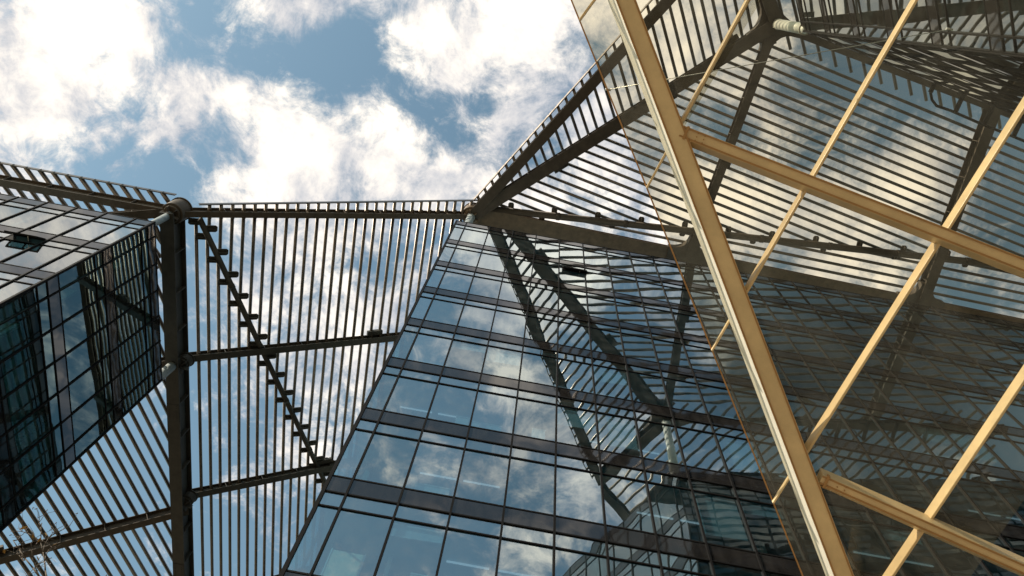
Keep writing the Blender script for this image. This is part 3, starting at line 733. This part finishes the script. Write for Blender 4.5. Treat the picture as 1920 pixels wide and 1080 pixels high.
# --- roof edge rail at the upper right
rz = 50.2; rt = thing('maintenance_rail', 'dark rounded rail frame hung along the roof edge of the top right tower', 'rail', (23.6,1.3,rz))
sh = 50.2/50
pl = [(23.3,1.2),(23.55,1.62),(23.95,1.92),(24.9,2.05),(27,2.50),(29.3,2.92),(34,3.85)]
m = MB(); m.path([Vec((x*sh, y*sh, rz)) for x, y in pl], [.085]*len(pl), 8); m.build('rail', M['mull'], rt)
for x, y in [(23.3,1.2),(25.2,2.1),(27.2,2.53),(29.2,2.9),(31.3,3.3)]:
    m = MB(); a = Vec((x*sh,y*sh,rz)); m.tube(a, a+Vec((.25,-1.7,.2)), .15, 8); m.tube(a+Vec((.25,-1.7,.2)), a+Vec((.3,-2.0,2.)), .06, 8); m.build('bracket_arm', M['mull'], rt)

# ------------------------------------------------------------------ glass canopy close overhead
GN = Vec((-.231,-.215,-.949)).normalized()          # points down out of the glass
cbv = Vec((-.944,-.185,.272)); cbv = (cbv-GN*cbv.dot(GN)).normalized()
G = thing('glass_canopy', 'dusty glass canopy with cream steel bars filling the right side of the picture', 'glass canopy', (3.9,5.2,GZ))
def ext(A, B, a, b): A, B = Vec(A), Vec(B); return A+(A-B)*a, B+(B-A)*b
def canopy_bar(A, B, nm, wl, wr, wb, d, lip=.0, k0=0., label=None):
    """bar hanging under the glass; the lower face is wb wide, left flank leans out by wl, right flank by wr"""
    dr = (B-A).normalized(); sd = dr.cross(GN).normalized()
    if sd.x > 0: sd = -sd                              # sd points to the left / upper side
    m = MB()
    pr = [(-wb/2-wr, -d), (-wb/2, 0), (wb/2, 0), (wb/2+wl, -d)]
    m.prof(A+GN*k0, B+GN*k0, pr, sd, GN)
    o_ = m.build(nm, M['cream'], G, .006)
    if label: o_['label'] = label
    if lip:
        l = MB()
        for s, off in ((wb/2, 0), (-wb/2, 0)):
            l.bar(A+sd*(s-.012*(1 if s > 0 else -1))+GN*(k0+.004), B+sd*(s-.012*(1 if s > 0 else -1))+GN*(k0+.004), sd, GN, .016, .014)
        l.build('edge_bead', M['creamlip'], o_)
    return o_
mainA, mainB = ext((.588,-.135,7.962), (3.662,4.639,6.13), .35, .12)
canopy_bar(mainA, mainB, 'main_bar', .02, .0, .18, .30, .012)
_d = (mainB-mainA).normalized(); _s = _d.cross(GN).normalized(); _s = _s if _s.x < 0 else -_s
m = MB(); m.prof(mainA, mainB, [(.088,.0),(.095,-.012),(.165,-.20),(.14,-.20)], _s, GN); m.build('sunlit_edge_flange', M['ivory'], G)  # added strip, its pale colour stands for sun on the left flank
edgeA, edgeB = ext((.049,-.049,8.074), (3.279,4.745,6.199), .4, .3)
c1A, c1B = ext((1.30,.93,7.545), (4.421,1.44,6.671), -.012, .9)
canopy_bar(c1A, c1B, 'cross_bar', .04, .01, .115, .20, .010, -.01)
c2A, c2B = ext((3.205,3.79,6.434), (5.061,4.05,5.922), -.03, 2.2)
canopy_bar(c2A, c2B, 'cross_bar', .075, .01, .095, .20, .010, -.01)
munt = [((.214,-.076,8.04),(.13,.088,8.023),6.,0.), ((1.674,-.323,7.74),(1.113,1.519,7.459),1.2,0.), ((3.09,-.563,7.45),(2.061,2.896,6.915),.6,0.),
        ((4.125,.242,7.015),(2.936,4.208,6.404),.6,0.), ((4.69,2.53,6.358),(4.128,4.458,6.057),1.6,.6)]
mlines = []
def on_line(A, B, P0, dv):
    d = (B-A); s_ = dv.cross(GN); return A+d*((P0-A).dot(s_)/d.dot(s_))
def on_main(A, B): return on_line(A, B, mainA, mainB-mainA)
def on_edge(A, B): return on_line(A, B, edgeA, edgeB-edgeA)
for A, B, ea, eb2 in munt:
    A, B = ext(A, B, ea, eb2); mlines.append((A, B))
    canopy_bar(A, on_main(A, B), 'glazing_bar', .027, .0, .025, .12, 0, -.14)
    canopy_bar(on_main(A, B), on_edge(A, B), 'glazing_bar', .006, .0, .020, .05, 0, -.20)
# glass sheets between the bars, from the edge line to the right
GL = -.27
ed_ = (edgeB-edgeA)
hits = [on_edge(A, B) for A, B in mlines]
far = [A for A, B in mlines]
rightv = (c1B-c1A).normalized()
rows = [(edgeA, edgeA+(far[0]-hits[0]).normalized()*6+rightv*.0)]
for i in range(len(mlines)):
    rows.append((hits[i], hits[i]+(mlines[i][0]-mlines[i][1]).normalized()*11))
rows.append((edgeB, edgeB+(mlines[-1][0]-mlines[-1][1]).normalized()*11))
for i in range(len(rows)-1):
    a0, a1 = rows[i]; b0, b1 = rows[i+1]
    m = MB(); g1 = (b0-a0).normalized()*.004; q = [a0+g1, b0-g1, b1-g1, a1+g1]
    q = [p-GN*(p-hits[1]).dot(GN)+GN*GL for p in q]
    m.quad(q); m.build('glass_pane', M['roofglass'], G)
m = MB(); m.bar(edgeA+GN*(GL+.01), edgeB+GN*(GL+.01), ed_.cross(GN).normalized(), GN, .014, .03); m.build('edge_trim', M['creamlip'], G)
# columns that carry it, outside the frame
for p in (mainA+(mainB-mainA).normalized()*.2, mainB-(mainB-mainA).normalized()*.2, c1B, c2B):
    m = MB(); m.tube((p.x,p.y,GZ), (p.x,p.y,p.z+.05), .12, 16); m.build('column', M['cream'], G)
for q, s_ in ((c1A, .0), (c2A, .0)):
    dd = (c1B-c1A).normalized(); m = MB(); cc = q+dd*.05
    m.box(cc+GN*-.02, dd*.012, dd.cross(GN).normalized()*.065, GN*.03); m.build('joint_plate', M['creamlip'], G)
    m = MB()
    for ix in range(2):
        for iy in range(3):
            pp = q+dd*(.16+ix*.07)+dd.cross(GN).normalized()*(iy-1)*.035; m.tube(pp-GN*.02, pp+GN*.006, .006, 8)
    m.build('joint_bolts', M['creamlip'], G)
# thin wire strung just above the glass
wt = thing('thin_wire', 'thin bright wire stretched across the upper part of the canopy glass', 'wire', (1.0,.2,8.0))
wa_, wb_ = Vec((0.607, 0.733, 8.128)), Vec((3.541, -0.384, 7.667))
m = MB(); m.tube(wa_, wb_, .004, 6); m.build('strand', M['wire'], wt)
m = MB()
for q in (wa_, wb_): m.tube(Vec(q)-Vec((.03,0,0)), Vec(q)+Vec((.03,0,0)), .012, 8)
m.build('fixing', M['wire'], wt)

# ------------------------------------------------------------------ bare young tree, only its top twigs reach into the picture
tt = thing('bare_tree', 'nearly bare tree with curling twigs and a few dry leaves in the bottom left corner', 'tree', (-6.3,9.6,GZ))
tk = MB(); bs = Vec((-5.45,9.85,GZ)); pts = [bs, bs+Vec((.05,.02,2.3)), bs+Vec((-.04,.05,4.7)), bs+Vec((.05,0,6.9)), bs+Vec((.1,-.1,8.5))]
tk.path(pts, [.12,.10,.08,.055,.03], 9); tk.build('trunk', M['bark'], tt)
br = MB(); tw = MB(); lf = MB(); pods = MB()
def twig(p, d, ln, r, lv):
    n = 5; q = [p]; dd = Vec(d)
    curl = Vec((R.uniform(-1,1),R.uniform(-1,1),R.uniform(-.4,.8)))*(.14 if lv < 2 else .32)
    for k in range(n):
        dd = (dd+curl+Vec((R.uniform(-1,1),R.uniform(-1,1),R.uniform(-.5,.9)))*.13).normalized(); q.append(q[-1]+dd*ln/n)
    (br if lv < 2 else tw).path(q, [r*(1-.13*k) for k in range(n+1)], 5)
    if lv < 3:
        for k in range(R.randint(4, 6)):
            b_ = q[R.randint(1, n)]; e_ = (dd*.5+Vec((R.uniform(-1,1),R.uniform(-1,1),R.uniform(-.1,1)))).normalized()
            twig(b_, e_, ln*R.uniform(.38,.55), r*.56, lv+1)
    else:
        if R.random() < .22:
            c = q[-1]; a = Vec((R.uniform(-1,1),R.uniform(-1,1),R.uniform(-1,.2))).normalized(); b_ = a.orthogonal().normalized()
            s = R.uniform(.03,.06); lf.quad([c, c+a*s+b_*s*.4, c+a*s*2.1, c+a*s-b_*s*.4])
        if R.random() < .5:
            c = q[-1]; pods.tube(c, c+Vec((R.uniform(-.02,.02),R.uniform(-.02,.02),-.04)), .008, 5, .004)
for k in range(11):
    p = pts[2+(k % 3)] - Vec((0,0,.25*(k % 4)))
    a = k*2.4+.5
    twig(p, Vec((math.cos(a)*.75, math.sin(a)*.75, .75)).normalized(), R.uniform(1.5,2.1), .028, 0)
_b = br.build('branches', M['bark'], tt); _b['kind'] = 'stuff'; o_ = tw.build('twigs', M['bark'], tt); o_['kind'] = 'stuff'

for m_, nm_, mt_ in ((lf, 'leaves', 'leaf'), (pods, 'seed_pods', 'budm')):
    if m_.v: o_ = m_.build(nm_, M[mt_], tt); o_['kind'] = 'stuff'

# ------------------------------------------------------------------ render settings
sc.view_settings.view_transform = 'Standard'; sc.view_settings.look = 'None'; sc.view_settings.gamma = 1; sc.view_settings.exposure = 0.25
cy = sc.cycles
cy.max_bounces = 10; cy.diffuse_bounces = 3; cy.glossy_bounces = 5; cy.transparent_max_bounces = 24; cy.transmission_bounces = 4
cy.caustics_reflective = False; cy.caustics_refractive = False; cy.sample_clamp_indirect = 6
cy.use_denoising = True
